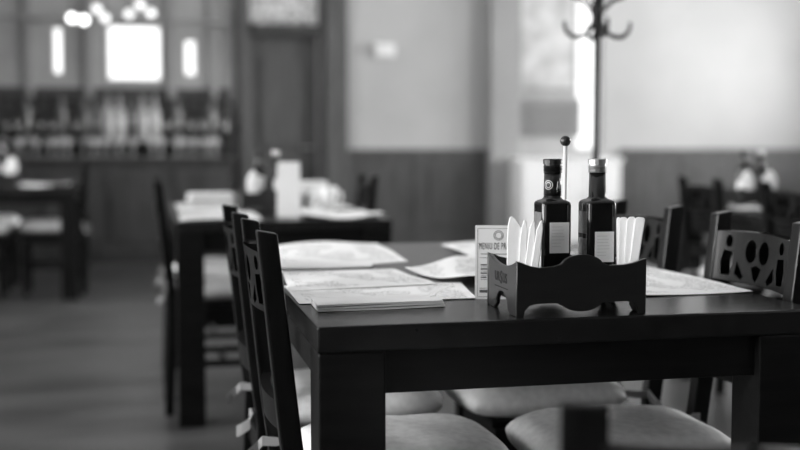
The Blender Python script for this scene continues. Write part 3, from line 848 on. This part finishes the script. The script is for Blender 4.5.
for k, (cs, lb) in enumerate((([(.10, 4.07), (.40, 4.09), (.40, 4.6), (.11, 4.55)], 'white placemat on the table before the door, at the chair with dangling tie'),
                              ([(.56, 4.08), (.86, 4.10), (.85, 4.51), (.57, 4.48)], 'white placemat at the pilaster-side corner of the table before the door'),
                              ([(.11, 4.7), (.36, 4.7), (.36, 5.3), (.11, 5.3)], 'white placemat under the flat napkin stack'),
                              ([(.60, 4.75), (.87, 4.75), (.87, 5.3), (.6, 5.3)], 'white placemat under the tall napkin stack'))):
    sheet('placemat', cs, TZ if k < 2 else TZ - .0001, M['paper'], lb, 'placemat', 'paper placemats', wave=.02 if k == 1 else .008 if k == 0 else 0, seed=40 + k)
# table by the bar
sheet('placemat', [(-.86, 7.63), (-.54, 7.63), (-.54, 8.1), (-.86, 8.1)], TZ, M['paper'], 'white placemat on the table in front of the bar', 'placemat', 'paper placemats', wave=.02, seed=50)
cad3 = copy_tree(cad2); cad3.location = (-.98, 7.85, .7502); tag(cad3, 'plain dark wooden caddy on the table in front of the bar', 'caddy')
for k, (x, tl) in enumerate(((-1.052, -.1), (-1.047, -.03), (-.912, .03), (-.908, .1))):
    napk(x, 7.80 + (k % 2) * .018, BZ, 0, 'white napkin standing in the caddy in front of the bar', 'napkins in the caddy in front of the bar', tl, 1.3)
dup_at(b1, -1.0, 7.87, BZ, 0, 'square dark bottle with black cap on the table in front of the bar', 'bottle')
dup_at(b2, -.955, 7.87, BZ, 0, 'square dark bottle with silver cap on the table in front of the bar', 'bottle')
# table by the coat stand
q = at_z(754, 207, .75)
cad4 = copy_tree(cad2); cad4.location = (q.x, q.y, .7502); tag(cad4, 'plain dark wooden caddy on the table near the coat stand', 'caddy')
dup_at(b1, q.x - .04, q.y + .02, BZ, 0, 'square dark bottle with black cap on the table near the coat stand', 'bottle')
dup_at(b2, q.x + .04, q.y + .02, BZ, 0, 'square dark bottle with silver cap on the table near the coat stand', 'bottle')
for k, (x, tl) in enumerate(((-.052, -.03), (-.051, -.02), (.051, .02), (.052, .03))):
    napk(q.x + x, q.y - .045 + (k % 2) * .016, BZ, -.3, 'white napkin standing in the caddy near the coat stand', 'napkins in the caddy near the coat stand', tl, 1.05)
sheet('placemat', [(2.88, 4.15), (3.15, 4.15), (3.15, 4.70), (2.86, 4.70)], TZ, M['paper'], 'white placemat on the table near the coat stand, across from the chairs', 'placemat', 'paper placemats', wave=.02, seed=60)
sheet('placemat', [(2.40, 4.2), (2.56, 4.2), (2.56, 4.36), (2.40, 4.36)], TZ, M['paper'], 'small white paper on the table near the coat stand, between its chairs', 'paper', wave=.01, seed=61)

# ------------------------------------------------------------------ coat stand
p = at_y(597.5, 30, 3.6)
r = empty('coat_stand', (p.x, p.y, 0)); tag(r, 'black iron coat stand with scrolled hooks beside the plain plaster wall', 'coat stand')
bm = bmesh.new(); sweep(bm, [(0, 0, .25), (0, 0, 1.78)], .0115, 14); link('pole', bm, M['iron'], r, smooth=True)
hz = at_y(597, 33, 3.6).z
bm = bmesh.new(); loft(bm, [(hz + .01, .014, 2), (hz + .025, .021, 2), (hz + .10, .021, 2), (hz + .115, .014, 2)], 16); link('collar', bm, M['iron'], r, smooth=True)
bm = bmesh.new(); loft(bm, [(1.78, .012, 2), (1.785, .026, 2), (1.81, .033, 2), (1.835, .024, 2), (1.845, .004, 2)], 16); link('finial', bm, M['iron'], r, smooth=True)
for k in range(4):
    an = -YAW + k * PI / 2 + .12
    pts = []
    # lower scroll: out of the collar, down into an open hook, tip curling up
    for u, z in ((.015, .085), (.03, .045), (.05, .022), (.08, .008), (.11, .008), (.135, .026), (.148, .055), (.146, .075)):
        pts.append((u * .78 * math.cos(an), u * .78 * math.sin(an), hz - .02 + z * .78))
    bm = bmesh.new(); sweep(bm, pts, [.008, .007, .007, .0075, .0075, .007, .006, .005], 8); link('hook', bm, M['iron'], r, smooth=True)
    pts = []
    for u, z in ((.015, .10), (.03, .13), (.065, .165), (.11, .18), (.16, .215), (.175, .255), (.155, .285), (.125, .28)):
        pts.append((u * .78 * math.cos(an), u * .78 * math.sin(an), hz - .02 + z * .78))
    bm = bmesh.new(); sweep(bm, pts, [.008, .007, .007, .007, .007, .007, .006, .005], 8); link('upper_hook', bm, M['iron'], r, smooth=True)
    pts = [(u * math.cos(an), u * math.sin(an), z) for u, z in ((.012, .36), (.05, .30), (.09, .18), (.14, .07), (.19, .014), (.21, .02), (.215, .035))]
    bm = bmesh.new(); sweep(bm, pts, .011, 8); link('foot', bm, M['iron'], r, smooth=True)
